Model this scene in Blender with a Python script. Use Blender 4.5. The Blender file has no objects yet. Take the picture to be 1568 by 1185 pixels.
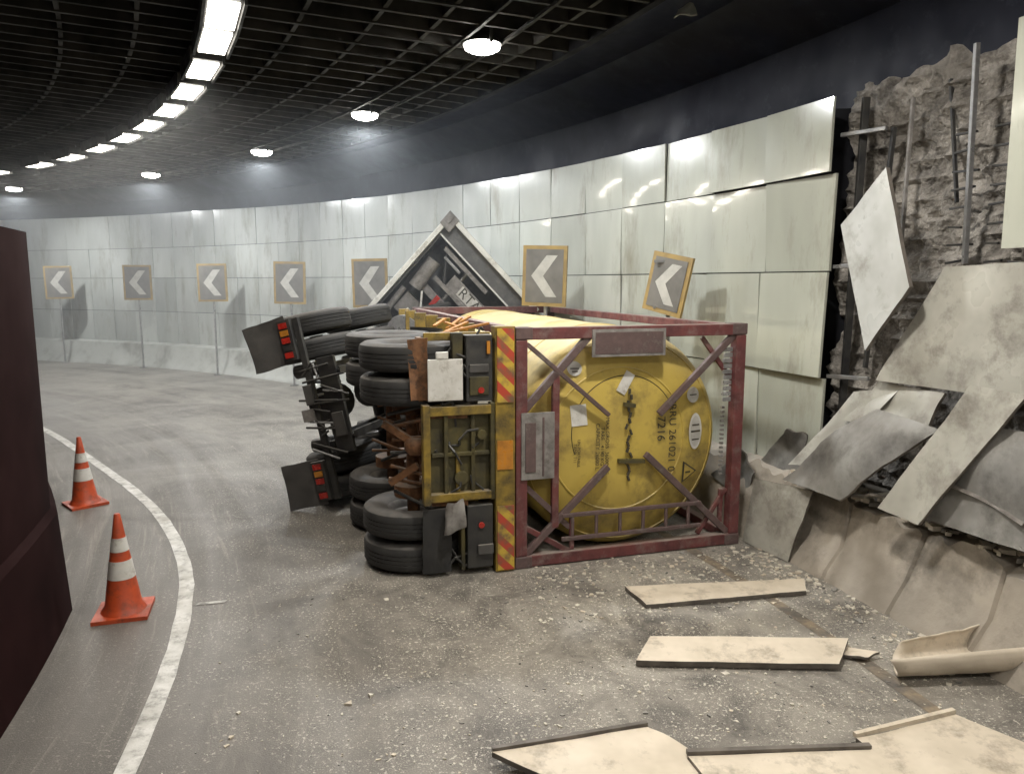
import bpy, math, random
from mathutils import Vector, Matrix, noise
random.seed(7)
sc=bpy.context.scene
sc.view_settings.view_transform='Standard'
sc.view_settings.look='None'
sc.view_settings.exposure=0
w=bpy.data.worlds.new("World"); sc.world=w; w.use_nodes=True
w.node_tree.nodes['Background'].inputs[0].default_value=(.55,.62,.75,1)
w.node_tree.nodes['Background'].inputs[1].default_value=.06
CX,CY=-27.0,-2.5
def P(a,R,z=0):
    a=math.radians(a); return Vector((CX+R*math.cos(a),CY+R*math.sin(a),z))

# ---------------------------------------------------------------- materials
def pm(name,c1,c2=None,sc_=3,rough=.5,bump=.15,bsc=30,metal=0,dirt=None,damt=.5,dsc=1.2,dust=0,
       dustcol=(.33,.30,.26),stretch=(1,1,1),rvar=.15,attr=False,emit=None,bdist=.01,spec=.5,coat=0):
    m=bpy.data.materials.new(name); m.use_nodes=True
    nt=m.node_tree; N=nt.nodes; L=nt.links; b=N['Principled BSDF']
    tc=N.new('ShaderNodeTexCoord'); mp=N.new('ShaderNodeMapping'); mp.inputs['Scale'].default_value=stretch
    L.new(tc.outputs['Object'],mp.inputs[0])
    def nz(s,d=3,r=.6,vec=mp.outputs[0]):
        n=N.new('ShaderNodeTexNoise'); n.inputs['Scale'].default_value=s; n.inputs['Detail'].default_value=d; n.inputs['Roughness'].default_value=r
        L.new(vec,n.inputs['Vector']); return n.outputs['Fac']
    def ramp(f,a,bb):
        r=N.new('ShaderNodeMapRange'); r.inputs[1].default_value=a; r.inputs[2].default_value=bb; L.new(f,r.inputs[0]); return r.outputs[0]
    def mix(f,a,bb,mode='MIX'):
        x=N.new('ShaderNodeMix'); x.data_type='RGBA'; x.blend_type=mode
        if isinstance(f,(int,float)): x.inputs[0].default_value=f
        else: L.new(f,x.inputs[0])
        for v,i in ((a,6),(bb,7)):
            if isinstance(v,tuple): x.inputs[i].default_value=(*v[:3],1)
            else: L.new(v,x.inputs[i])
        return x.outputs[2]
    if c2 is None: c2=tuple(c*.7 for c in c1)
    n1=nz(sc_); n1f=ramp(n1,.35,.68); col=mix(n1f,c1,c2)
    if attr:
        a=N.new('ShaderNodeAttribute'); a.attribute_name='tint'; col=mix(1.0,col,a.outputs['Color'],'MULTIPLY')
    if dirt:
        n2=nz(dsc,6,.72)
        f=ramp(n2,.62-damt*.25,.78-damt*.1)
        col=mix(f,col,dirt)
    if dust:
        g=N.new('ShaderNodeNewGeometry'); s=N.new('ShaderNodeSeparateXYZ'); L.new(g.outputs['Normal'],s.inputs[0])
        mm=N.new('ShaderNodeMath'); mm.operation='MULTIPLY'; L.new(ramp(s.outputs[2],.2,.95),mm.inputs[0])
        m2=N.new('ShaderNodeMath'); m2.operation='MULTIPLY'; m2.inputs[1].default_value=dust; L.new(ramp(n1,.2,.55),m2.inputs[0]); L.new(m2.outputs[0],mm.inputs[1])
        col=mix(mm.outputs[0],col,dustcol)
    L.new(col,b.inputs['Base Color'])
    rr=N.new('ShaderNodeMapRange'); rr.inputs[3].default_value=max(.05,rough-rvar); rr.inputs[4].default_value=min(1,rough+rvar)
    L.new(n1f,rr.inputs[0]); L.new(rr.outputs[0],b.inputs['Roughness'])
    b.inputs['Metallic'].default_value=metal; b.inputs['Specular IOR Level'].default_value=spec
    if coat: b.inputs['Coat Weight'].default_value=coat; b.inputs['Coat Roughness'].default_value=.06
    if bump:
        bp=N.new('ShaderNodeBump'); bp.inputs['Strength'].default_value=bump; bp.inputs['Distance'].default_value=bdist
        L.new(nz(bsc,2),bp.inputs['Height']); L.new(bp.outputs[0],b.inputs['Normal'])
    if emit:
        b.inputs['Emission Color'].default_value=(*emit[:3],1); b.inputs['Emission Strength'].default_value=emit[3]
        m.cycles.emission_sampling='NONE'
    return m
M={}
M['panel']=pm('wall_panel_enamel',(.55,.57,.54),(.43,.45,.42),1.1,.20,.04,2.2,dirt=(.25,.24,.19),damt=.38,dsc=1.6,stretch=(1,1,.3),rvar=.06,attr=True,bdist=.02,coat=.8)
M['panelh']=pm('hanging_panel',(.50,.51,.49),(.38,.385,.36),1.8,.35,.06,5,dirt=(.25,.24,.21),damt=.35,dsc=2.5)
M['panelb']=pm('broken_panel',(.44,.43,.38),(.31,.30,.26),2.2,.42,.12,8,dirt=(.15,.135,.115),damt=.52,dsc=2.5,dust=.35)
M['paneld']=pm('dusty_panel',(.28,.275,.255),(.17,.165,.155),2.5,.6,.2,12,dirt=(.06,.055,.05),damt=.68,dsc=2.0,dust=.4)
M['panelg']=pm('panel_on_ground',(.66,.58,.47),(.54,.47,.37),3,.55,.15,15,dirt=(.24,.20,.15),damt=.42,dsc=4)
M['edge']=pm('panel_edge',(.16,.14,.12),(.08,.07,.06),6,.6,.0)
M['dark']=pm('dark_backing',(.016,.017,.021),(.009,.009,.012),2,.8,.0,spec=.2)
M['navy']=pm('upper_tunnel_lining',(.008,.010,.024),(.004,.005,.014),1.0,.55,.2,4,dirt=(.03,.035,.05),damt=.25,dsc=3,spec=.3)
M['rib']=pm('ceiling_rib',(.045,.042,.038),(.012,.012,.011),1.6,.7,.0,spec=.2)
M['inner']=pm('pillar_stand_in_maroon',(.018,.006,.006),(.009,.003,.003),.7,.9,.0,6,spec=.05)  # colour of the vehicle pillar, for the wall added in its place
M['conc']=pm('exposed_concrete',(.37,.345,.31),(.18,.165,.145),2.6,.9,1.0,16,dirt=(.045,.04,.036),damt=.60,dsc=3.2,bdist=.05)
M['barr']=pm('barrier_concrete',(.38,.335,.275),(.25,.22,.18),2.0,.7,.4,22,dirt=(.09,.08,.065),damt=.5,dsc=1.3,dust=.6)
M['barrw']=pm('barrier_painted',(.46,.47,.44),(.34,.35,.32),1.0,.5,.1,15,dirt=(.2,.19,.17),damt=.4,dsc=1.0)
M['maroon']=pm('frame_maroon',(.16,.045,.043),(.09,.030,.031),5,.6,.15,40,dirt=(.19,.14,.125),damt=.48,dsc=6,dust=.6)
M['mgrey']=pm('frame_grimy',(.13,.085,.08),(.07,.045,.045),6,.6,.15,40,dirt=(.2,.17,.15),damt=.4,dsc=6)
M['tank']=pm('tank_yellow',(.54,.40,.085),(.41,.30,.068),1.8,.55,.12,6,dirt=(.16,.12,.045),damt=.50,dsc=2.2,dust=.6,dustcol=(.58,.51,.34))
M['tyel']=pm('chassis_yellow',(.30,.20,.03),(.13,.09,.02),4,.55,.15,30,dirt=(.03,.026,.018),damt=.62,dsc=5,dust=.4)
M['tdark']=pm('chassis_olive',(.09,.075,.025),(.035,.03,.015),4,.6,.15,30,dirt=(.02,.018,.012),damt=.5,dsc=5)
M['rust']=pm('rusty_axle',(.24,.11,.045),(.11,.052,.024),8,.75,.3,50,dirt=(.03,.024,.02),damt=.5,dsc=9,dust=.5)
M['tyre']=pm('tyre_rubber',(.018,.018,.019),(.035,.034,.032),7,.8,.2,50,dust=.6,dustcol=(.13,.12,.11))
M['rim']=pm('wheel_rim',(.20,.19,.18),(.09,.08,.075),8,.5,.1,30,metal=.4)
M['blk']=pm('black_steel',(.022,.022,.024),(.045,.043,.038),6,.55,.15,40,dust=.6,dustcol=(.17,.16,.14))
M['flap']=pm('mudflap',(.05,.048,.046),(.085,.08,.075),4,.75,.1,30,dirt=(.03,.03,.03),damt=.4,dust=.5)
M['cabd']=pm('cab_inner_grey',(.10,.10,.10),(.06,.06,.06),4,.5,.1,30,dirt=(.16,.155,.145),damt=.4,dsc=5)
M['white']=pm('white_plate',(.62,.61,.58),(.50,.49,.45),6,.5,.1,30,dirt=(.25,.22,.18),damt=.4,dsc=7)
M['cabw']=pm('cab_white',(.78,.78,.74),(.65,.65,.61),3,.35,.05,20,dirt=(.3,.28,.24),damt=.35,dsc=4)
M['grey']=pm('grey_plate',(.26,.245,.23),(.16,.15,.14),7,.6,.2,30,dirt=(.09,.08,.07),damt=.45,dsc=8)
M['silver']=pm('galvanised',(.38,.38,.38),(.25,.25,.25),8,.4,.0,30,metal=.6)
M['ink']=pm('black_ink',(.03,.03,.028),(.07,.055,.03),14,.6,0)
M['orange']=pm('cone_orange',(.50,.075,.022),(.33,.05,.018),6,.5,.0,20,dirt=(.13,.05,.03),damt=.46,dsc=8)
M['orangeS']=pm('orange_strap',(.50,.22,.03),(.30,.12,.03),9,.6,.0)
M['signy']=pm('sign_border',(.36,.25,.09),(.24,.17,.07),4,.5,.0)
M['signg']=pm('sign_face',(.13,.125,.115),(.18,.17,.155),4,.5,.0)
M['signw']=pm('sign_chevron',(.50,.49,.45),(.38,.37,.34),6,.5,.0)
M['redl']=pm('red_lens',(.45,.03,.02),(.28,.02,.015),9,.3,.0)
M['ambl']=pm('amber_lens',(.55,.23,.03),(.32,.13,.02),9,.35,.0)
M['paint']=pm('road_paint',(.60,.59,.56),(.40,.39,.36),5,.6,.2,60,dirt=(.12,.115,.105),damt=.52,dsc=7)
M['painty']=pm('road_paint_worn',(.26,.205,.14),(.15,.13,.11),5,.7,.2,60,dirt=(.10,.09,.08),damt=.9,dsc=5)
M['chip']=pm('debris',(.68,.64,.55),(.50,.46,.39),9,.6,.0)
M['lens']=pm('lamp_lens',(.9,.9,.9),None,1,.4,0,emit=(1,.97,.90,50))
M['strip']=pm('strip_lens',(.9,.9,.9),None,1,.4,0,emit=(1,.95,.84,8))
def hazard():
    m=bpy.data.materials.new('hazard_stripes'); m.use_nodes=True; nt=m.node_tree;N=nt.nodes;L=nt.links;b=N['Principled BSDF']
    tc=N.new('ShaderNodeTexCoord'); s=N.new('ShaderNodeSeparateXYZ'); L.new(tc.outputs['Object'],s.inputs[0])
    a=N.new('ShaderNodeMath'); a.operation='ADD'; L.new(s.outputs[0],a.inputs[0]); L.new(s.outputs[2],a.inputs[1])
    d=N.new('ShaderNodeMath'); d.operation='MULTIPLY'; d.inputs[1].default_value=4.6; L.new(a.outputs[0],d.inputs[0])
    f=N.new('ShaderNodeMath'); f.operation='FRACT'; L.new(d.outputs[0],f.inputs[0])
    g=N.new('ShaderNodeMath'); g.operation='GREATER_THAN'; g.inputs[1].default_value=.5; L.new(f.outputs[0],g.inputs[0])
    x=N.new('ShaderNodeMix'); x.data_type='RGBA'; L.new(g.outputs[0],x.inputs[0]); x.inputs[6].default_value=(.52,.36,.05,1); x.inputs[7].default_value=(.44,.06,.035,1)
    n=N.new('ShaderNodeTexNoise'); n.inputs['Scale'].default_value=9; n.inputs['Detail'].default_value=5; L.new(tc.outputs['Object'],n.inputs['Vector'])
    r=N.new('ShaderNodeMapRange'); r.inputs[1].default_value=.46; r.inputs[2].default_value=.70; L.new(n.outputs[0],r.inputs[0])
    y=N.new('ShaderNodeMix'); y.data_type='RGBA'; L.new(r.outputs[0],y.inputs[0]); L.new(x.outputs[2],y.inputs[6]); y.inputs[7].default_value=(.15,.1,.06,1)
    L.new(y.outputs[2],b.inputs['Base Color']); b.inputs['Roughness'].default_value=.4
    return m
M['haz']=hazard()
def asphalt():
    m=bpy.data.materials.new('asphalt'); m.use_nodes=True; nt=m.node_tree;N=nt.nodes;L=nt.links;b=N['Principled BSDF']
    tc=N.new('ShaderNodeTexCoord'); O=tc.outputs['Object']
    def nz(s,d=4,r=.6,vec=O,dist=0):
        n=N.new('ShaderNodeTexNoise'); n.inputs['Scale'].default_value=s; n.inputs['Detail'].default_value=d; n.inputs['Roughness'].default_value=r; n.inputs['Distortion'].default_value=dist
        L.new(vec,n.inputs['Vector']); return n.outputs['Fac']
    def rg(f,a,bb,c=0,d=1):
        r=N.new('ShaderNodeMapRange'); r.inputs[1].default_value=a; r.inputs[2].default_value=bb; r.inputs[3].default_value=c; r.inputs[4].default_value=d; L.new(f,r.inputs[0]); return r.outputs[0]
    def mix(f,a,bb):
        x=N.new('ShaderNodeMix'); x.data_type='RGBA'
        if isinstance(f,(int,float)): x.inputs[0].default_value=f
        else: L.new(f,x.inputs[0])
        for v,i in ((a,6),(bb,7)):
            if isinstance(v,tuple): x.inputs[i].default_value=(*v,1)
            else: L.new(v,x.inputs[i])
        return x.outputs[2]
    def ma(op,a,bb):
        x=N.new('ShaderNodeMath'); x.operation=op
        for v,i in ((a,0),(bb,1)):
            if isinstance(v,(int,float)): x.inputs[i].default_value=v
            else: L.new(v,x.inputs[i])
        return x.outputs[0]
    sub=N.new('ShaderNodeVectorMath'); sub.operation='SUBTRACT'; L.new(O,sub.inputs[0]); sub.inputs[1].default_value=(CX,CY,0)
    ln=N.new('ShaderNodeVectorMath'); ln.operation='LENGTH'; L.new(sub.outputs[0],ln.inputs[0])
    se=N.new('ShaderNodeSeparateXYZ'); L.new(sub.outputs[0],se.inputs[0])
    an=ma('ARCTAN2',se.outputs[1],se.outputs[0])
    cb=N.new('ShaderNodeCombineXYZ'); L.new(ma('MULTIPLY',an,4.0),cb.inputs[0]); L.new(ma('MULTIPLY',ln.outputs['Value'],1.6),cb.inputs[1])
    wear=rg(nz(1.0,4,.6,cb.outputs[0],.4),.35,.65)
    col=mix(wear,(.062,.055,.048),(.120,.108,.096))
    col=mix(rg(nz(.9,5,.65),.4,.7),col,(.090,.081,.072))
    ds=N.new('ShaderNodeVectorMath'); ds.operation='DISTANCE'; L.new(O,ds.inputs[0]); ds.inputs[1].default_value=(1.6,6.6,0)
    near=rg(ds.outputs['Value'],.8,4.6,1,0)
    dn=ma('MULTIPLY',near,rg(nz(1.3,7,.72,O,1.4),.37,.60))
    col=mix(ma('MULTIPLY',dn,.92),col,(.36,.33,.28))
    fy=rg(se.outputs[1],9,15,.2,1)
    far=ma('MULTIPLY',fy,rg(ln.outputs['Value'],24.5,31,.45,.9))
    col=mix(ma('MULTIPLY',far,rg(nz(.55,6,.7,O,.8),.38,.62)),col,(.26,.245,.22))
    cb2=N.new('ShaderNodeCombineXYZ'); L.new(ma('MULTIPLY',an,6.0),cb2.inputs[0]); L.new(ma('MULTIPLY',ln.outputs['Value'],3.2),cb2.inputs[1])
    col=mix(ma('MULTIPLY',rg(nz(1.0,6,.75,cb2.outputs[0],2.6),.54,.66),.5),col,(.26,.24,.205))
    pd=rg(nz(2.2,5,.7,O,.6),.36,.56,0,1)
    side=rg(ln.outputs['Value'],25.2,28,.15,1)
    amt=ma('MULTIPLY',pd,side)
    col=mix(ma('MULTIPLY',amt,rg(nz(95,1,.5),.56,.66,0,.9)),col,(.42,.39,.33))
    col=mix(ma('MULTIPLY',amt,rg(nz(38,2,.5),.61,.64,0,1)),col,(.60,.56,.48))
    col=mix(rg(nz(120,1,.5),.60,.72,0,.5),col,(.24,.225,.20))
    L.new(col,b.inputs['Base Color'])
    L.new(rg(wear,0,1,.62,.42),b.inputs['Roughness'])
    bp=N.new('ShaderNodeBump'); bp.inputs['Strength'].default_value=.5; bp.inputs['Distance'].default_value=.006
    L.new(nz(90,2,.7),bp.inputs['Height']); L.new(bp.outputs[0],b.inputs['Normal'])
    return m
M['asph']=asphalt()

# ---------------------------------------------------------------- mesh builder
class MB:
    def __init__(s): s.v=[];s.f=[];s.m=[];s.mats=[]
    def mi(s,k):
        if k not in s.mats: s.mats.append(k)
        return s.mats.index(k)
    def add(s,vs,fs,k,X=None):
        o=len(s.v); i0=s.mi(k)
        for p in vs:
            p=Vector(p); s.v.append(X@p if X else p)
        for f in fs: s.f.append([o+i for i in f]); s.m.append(i0)
    def bx(s,x0,x1,y0,y1,z0,z1,k,X=None):
        vs=[(x0,y0,z0),(x1,y0,z0),(x1,y1,z0),(x0,y1,z0),(x0,y0,z1),(x1,y0,z1),(x1,y1,z1),(x0,y1,z1)]
        s.add(vs,[(3,2,1,0),(4,5,6,7),(0,1,5,4),(1,2,6,5),(2,3,7,6),(3,0,4,7)],k,X)
    def beam(s,p0,p1,w_,h_,k,up=(0,0,1)):
        p0=Vector(p0);p1=Vector(p1);d=(p1-p0).normalized();u=Vector(up)
        if abs(d.dot(u))>.95: u=Vector((0,1,0)) if abs(d.y)<.9 else Vector((1,0,0))
        a=d.cross(u).normalized()*w_/2; b=a.cross(d).normalized()*h_/2
        vs=[p0-a-b,p0+a-b,p0+a+b,p0-a+b,p1-a-b,p1+a-b,p1+a+b,p1-a+b]
        s.add(vs,[(0,1,2,3),(7,6,5,4),(1,0,4,5),(2,1,5,6),(3,2,6,7),(0,3,7,4)],k)
    def lathe(s,p0,ax,prof,k,n=24,ks=None,X=None):
        p0=Vector(p0);d=Vector(ax).normalized();u=Vector((0,0,1)) if abs(d.z)<.9 else Vector((1,0,0))
        a=d.cross(u).normalized();b=d.cross(a)
        vs=[];rows=len(prof)
        for t,r in prof:
            for j in range(n):
                q=2*math.pi*j/n; vs.append(p0+d*t+(a*math.cos(q)+b*math.sin(q))*r)
        for i in range(rows-1):
            fs=[(i*n+j,i*n+(j+1)%n,(i+1)*n+(j+1)%n,(i+1)*n+j) for j in range(n)]
            if i==0: o=len(s.v); s.v+= [X@p if X else p for p in vs]
            ii=s.mi(ks[i] if ks else k)
            for f in fs: s.f.append([o+q for q in f]); s.m.append(ii)
    def cyl(s,p0,p1,r,k,n=14,r1=None):
        p0=Vector(p0);p1=Vector(p1);l=(p1-p0).length; r1=r if r1 is None else r1
        s.lathe(p0,p1-p0,[(0,0.0001),(0,r),(l,r1),(l,.0001)],k,n)
    def patch(s,c,th,k,nu=10,nv=8,bend=0,nz_=0,ke=None,seed=0,curl=None):
        c=[Vector(p) for p in c]; nrm=(c[1]-c[0]).cross(c[3]-c[0]).normalized()
        top=[];bot=[]
        for j in range(nv+1):
            for i in range(nu+1):
                u=i/nu;v=j/nv
                p=(c[0]*(1-u)+c[1]*u)*(1-v)+(c[3]*(1-u)+c[2]*u)*v
                o=bend*(math.sin(u*math.pi)*.7+math.sin(v*math.pi)*.3)+nz_*noise.noise(Vector((u*2.1+seed,v*2.1,seed*3.3)))
                if (i in(0,nu) or j in (0,nv)) and nz_: p=p+Vector((noise.noise(p*7),noise.noise(p*7+Vector((5,5,5))),0))*nz_*.35
                p=p+nrm*o
                top.append(p);bot.append(p-nrm*th)
        W=nu+1; n=len(top)
        f=[];fe=[]
        for j in range(nv):
            for i in range(nu):
                a=j*W+i; f.append((a,a+1,a+W+1,a+W)); f.append((n+a+W,n+a+W+1,n+a+1,n+a))
        for i in range(nu):
            fe.append((i+1,i,n+i,n+i+1)); a=nv*W+i; fe.append((a,a+1,n+a+1,n+a))
        for j in range(nv):
            a=j*W; fe.append((a,a+W,n+a+W,n+a)); a+=nu; fe.append((a+W,a,n+a,n+a+W))
        o=len(s.v); s.v+=top+bot
        for q in f: s.f.append([o+t for t in q]); s.m.append(s.mi(k))
        for q in fe: s.f.append([o+t for t in q]); s.m.append(s.mi(ke or k))
    def obj(s,name,parent=None,X=None,smooth=None,bevel=0,tint=None):
        me=bpy.data.meshes.new(name); me.from_pydata([tuple(p) for p in s.v],[],s.f)
        for k in s.mats: me.materials.append(M[k])
        me.polygons.foreach_set('material_index',s.m)
        if tint:
            at=me.color_attributes.new('tint','FLOAT_COLOR','POINT')
            for i,c in enumerate(tint): at.data[i].color=(*c,1)
        me.update()
        if smooth:
            for p in me.polygons: p.use_smooth=True
            me.set_sharp_from_angle(angle=math.radians(smooth))
        ob=bpy.data.objects.new(name,me); sc.collection.objects.link(ob)
        if parent: ob.parent=parent
        elif X: ob.matrix_world=X
        if bevel:
            b=ob.modifiers.new('bevel','BEVEL'); b.width=bevel; b.segments=2; b.limit_method='ANGLE'; b.angle_limit=math.radians(40)
        return ob
def empty(name,X=None):
    e=bpy.data.objects.new(name,None); sc.collection.objects.link(e)
    if X: e.matrix_world=X
    return e

# ---------------------------------------------------------------- road
b=MB(); b.add([(-160,-120,0),(120,-120,0),(120,160,0),(-160,160,0)],[(0,1,2,3)],'asph'); b.obj('road')
def band(b,pts,wd,z,k):
    vs=[];fs=[]
    for a,R in pts:
        vs+= [P(a,R-wd/2+.012*noise.noise(Vector((a*9,0,0))),z),P(a,R+wd/2+.012*noise.noise(Vector((a*9,4,0))),z)]
    for i in range(len(pts)-1): fs.append((2*i,2*i+1,2*i+3,2*i+2))
    b.add(vs,fs,k)
def interp(tab,x):
    if x<=tab[0][0]: return tab[0][1]
    for (a,r),(c,q) in zip(tab,tab[1:]):
        if x<=c:
            t=(x-a)/(c-a)
            return r+(q-r)*t
    return tab[-1][1]
lt=[(-20,25.5),(15,25.53),(20,25.72),(25,25.55),(31,25.1),(36,24.75),(45,24.6),(100,24.6)]
b=MB(); pts=[(a*.5,sum(interp(lt,a*.5+d) for d in (-3,-1.5,0,1.5,3))/5) for a in range(-40,200)]
band(b,pts,.13,.004,'paint')
band(b,[(a*.5,30.75) for a in range(-40,60)],.12,.004,'painty')
b.add([(-2.86,6.44,.005),(-2.62,6.5,.005),(-2.61,6.55,.005),(-2.85,6.5,.005)],[(0,1,2,3)],'paint')
b.obj('road_marking')

# ---------------------------------------------------------------- tunnel wall of panels
b=MB(); tint=[]
def topz(a): return 4.78+.38*max(0,min(1,(a-20)/38))
rows=[.75,1.86,3.0,4.02,None]
da=1.9; a=19.15
def wpanel(a0,a1,z0,z1,R,jit=.012,base=None,z1b=None):
    g=.014
    j=[random.uniform(-jit,jit) for _ in range(4)]
    gd=math.degrees(g/2/R)
    z1b=z1 if z1b is None else z1b
    c=[P(a0+gd,R+j[0],z0+g/2),P(a1-gd,R+j[1],z0+g/2),P(a1-gd,R+j[2],z1b-g/2),P(a0+gd,R+j[3],z1-g/2)]
    n0=len(b.v); am=(a0+a1)/2
    b.patch(c,.03,'panel',3,3,bend=random.uniform(-.008,.006),ke='panel',seed=random.random()*9)
    k=random.uniform(.84,1.02) if base is None else base
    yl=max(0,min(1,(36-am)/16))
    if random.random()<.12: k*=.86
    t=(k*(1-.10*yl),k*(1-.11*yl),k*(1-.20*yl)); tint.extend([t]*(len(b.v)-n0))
while a<112:
    for i in range(4):
        z0=rows[i]
        z1=rows[i+1] if rows[i+1] else topz(a); z1b=rows[i+1] if rows[i+1] else topz(a+da)
        Ro=32.2
        if a<22 : Ro=32.2-.05*(i%2)-random.uniform(0,.05)
        wpanel(a,a+da,z0,z1,Ro,.012 if a>27 else .025,z1b=z1b)
    a+=da
a=13.6
while a>-22:
    for z0,z1 in ((3.1,4.02),(4.02,4.85),(1.9,3.06)):
        wpanel(a-1.9,a,z0,z1,32.2,.02)
    a-=1.9
wpanel(13.6,15.55,3.15,4.9,32.1,.03)
b.obj('tunnel_wall',tint=tint,smooth=30)
b=MB()
N_=180
vs=[];fs=[]
for i in range(N_+1):
    a=-25+i*(137/N_)
    zt=topz(a)-.03
    vs+=[P(a,32.32 if a>19.3 else 33.2,0),P(a,32.32 if a>19.3 else 33.2,zt),P(a,33.3,zt+.01)]
for i in range(N_):
    for j in range(2): fs.append((3*i+j,3*i+1+j,3*i+4+j,3*i+3+j))
b.add(vs,fs,'dark')
b.obj('wall_backing')

# exposed concrete
b=MB(); vs=[];fs=[]
na,nzv=150,110
for i in range(na+1):
    for j in range(nzv+1):
        a=19.6-i*(9.6/na); z=.4+j*(4.5/nzv)
        p=P(a,32.55,z)
        d=.18*noise.noise(p*1.3)+.10*noise.noise(p*4)+.06*noise.noise(p*11)+.035*noise.noise(p*25)
        if (z*5.2)%1<.22: d-=.035+.04*noise.noise(p*6)
        zz=z+ (.18*noise.noise(Vector((a*2,0,0))) if j==nzv else 0)
        vs.append(P(a,32.55+d,zz))
for i in range(na):
    for j in range(nzv):
        q=i*(nzv+1)+j; fs.append((q,q+1,q+nzv+2,q+nzv+1))
b.add(vs,fs,'conc'); b.obj('concrete_wall',smooth=60)
b=MB()
b.beam(P(16.35,32.15,4.85),P(16.5,32.3,3.05),.04,.04,'silver')
b.beam(P(17.75,32.3,4.6),P(17.8,32.3,3.0),.03,.04,'grey')
b.beam(P(18.9,32.35,4.75),P(19.05,32.35,.8),.07,.05,'blk')
b.beam(P(18.3,32.4,4.4),P(18.6,32.4,2.0),.04,.05,'blk')
b.beam(P(17.2,32.4,4.7),P(16.9,32.4,3.6),.03,.03,'blk')
for z in (4.4,3.05,1.88):
    b.beam(P(19.2,32.22,z),P(18.2+random.random()*.3,32.3,z+random.uniform(-.05,.08)),.04,.04,'silver')
for z in [2.9+.16*i for i in range(9)]:
    for a_ in (16.9,16.2,15.8):
        l=random.uniform(.2,.5)
        b.beam(P(a_,32.33,z),P(a_-l,32.33,z+random.uniform(-.02,.02)),.03,.02,'blk')
b.obj('wall_stud_frame',bevel=.004)

# barrier
b=MB()
prof=[(31.52,0),(31.56,.08),(31.72,.30),(31.82,.75),(32.02,.78),(32.14,.79),(32.6,.74)]
def barrier(a0,a1,st,k,rough=0):
    n=int((a1-a0)/st); vs=[];fs=[];m=len(prof)
    for i in range(n+1):
        a=a0+i*st
        gv=.03 if rough and min(abs(a-q) for q in (12.6,14.6,16.1,17.6,19.1))<.035 else 0
        brk=.16*max(0,noise.noise(Vector((a*1.4,3,0)))) if 14<a<20 else 0
        for j,(R,z) in enumerate(prof):
            p=P(a,R,z)
            if rough:
                e=rough*(1 if j>=3 else .3)
                d=e*noise.noise(p*3)+e*.7*noise.noise(p*9)
                p=P(a,R+d+gv+(brk*.8 if j==3 else 0),max(0,z+(d*1.8-gv*.5-brk if j in(3,4) else 0)) if j else 0)
            vs.append(p)
    for i in range(n):
        for j in range(m-1):
            q=i*m+j; fs.append((q,q+m,q+m+1,q+1))
    b.add(vs,fs,k)
barrier(24,112,.5,'barrw'); barrier(-22,24,.035,'barr',.055)
b.obj('concrete_barrier',smooth=35)

# ---------------------------------------------------------------- ceiling, lining
b=MB(); vs=[];fs=[]
for i in range(141):
    a=-25+i
    vs+=[P(a,8,6.15),P(a,30.85,6.15)]
for i in range(140):
    q=2*i
    fs.append((q,q+1,q+3,q+2))
b.add(vs,fs,'dark')
vs2=[];f2=[]
for i in range(141):
    a=-25+i; vs2+=[P(a,30.85,6.15),P(a,31.8,6.1),P(a,32.7,5.7),P(a,32.75,4.6)]
for i in range(140):
    for j in range(3):
        q=4*i+j; f2.append((q,q+1,q+5,q+4))
b.add(vs2,f2,'navy')
a=-20
while a<110:
    b.beam(P(a,23.6,6.0),P(a,30.6,6.0),.05,.22,'rib'); a+=random.uniform(.8,.95)
for R in (23.9,24.7,25.5,27.2,28.0,28.7,30.1):
    for i in range(-10,55): b.beam(P(i*2,R,5.97),P(i*2+2,R,5.97),.05,.12,'rib')
for i in range(-10,55): b.beam(P(i*2,30.65,6.0),P(i*2+2,30.65,6.0),.10,.26,'dark')
for R in (29.15,29.65): 
    for i in range(-10,55): b.beam(P(i*2,R,5.88),P(i*2+2,R,5.88),.04,.04,'rib')
b.obj('tunnel_ceiling')
# dark wall added to stand in for the vehicle's pillar, slat screen above
b=MB(); vs=[];fs=[]
it=[(-25,24.72),(21,24.72),(25,24.35),(30,24.05),(112,24.05)]
for i in range(-25,113):
    R=interp(it,i); vs+=[P(i,R,0),P(i,R-.05,.9),P(i,R-.10,.95),P(i,R-.10,3.3),P(i,R-.3,3.32),P(i,R-.9,3.3)]
for i in range(137):
    for j in range(5):
        q=6*i+j; fs.append((q,q+1,q+7,q+6))
b.add(vs,fs,'inner'); b.obj('pillar_stand_in_wall',smooth=40)
b=MB(); vs=[];fs=[]
for i in range(-25,113): vs+=[P(i,23.0,3.2),P(i,23.0,6.14)]
for i in range(137): fs.append((2*i,2*i+1,2*i+3,2*i+2))
b.add(vs,fs,'dark')
a=-25
while a<100:
    b.beam(P(a,23.15,3.25),P(a,23.15,6.1),.10,.12,'rib',up=(math.cos(math.radians(a)),math.sin(math.radians(a)),0)); a+=.55
for z in (3.4,4.4,5.4):
    for i in range(-12,52): b.beam(P(i*2,23.25,z),P(i*2+2,23.25,z),.04,.06,'rib')
b.obj('slat_screen')

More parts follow.
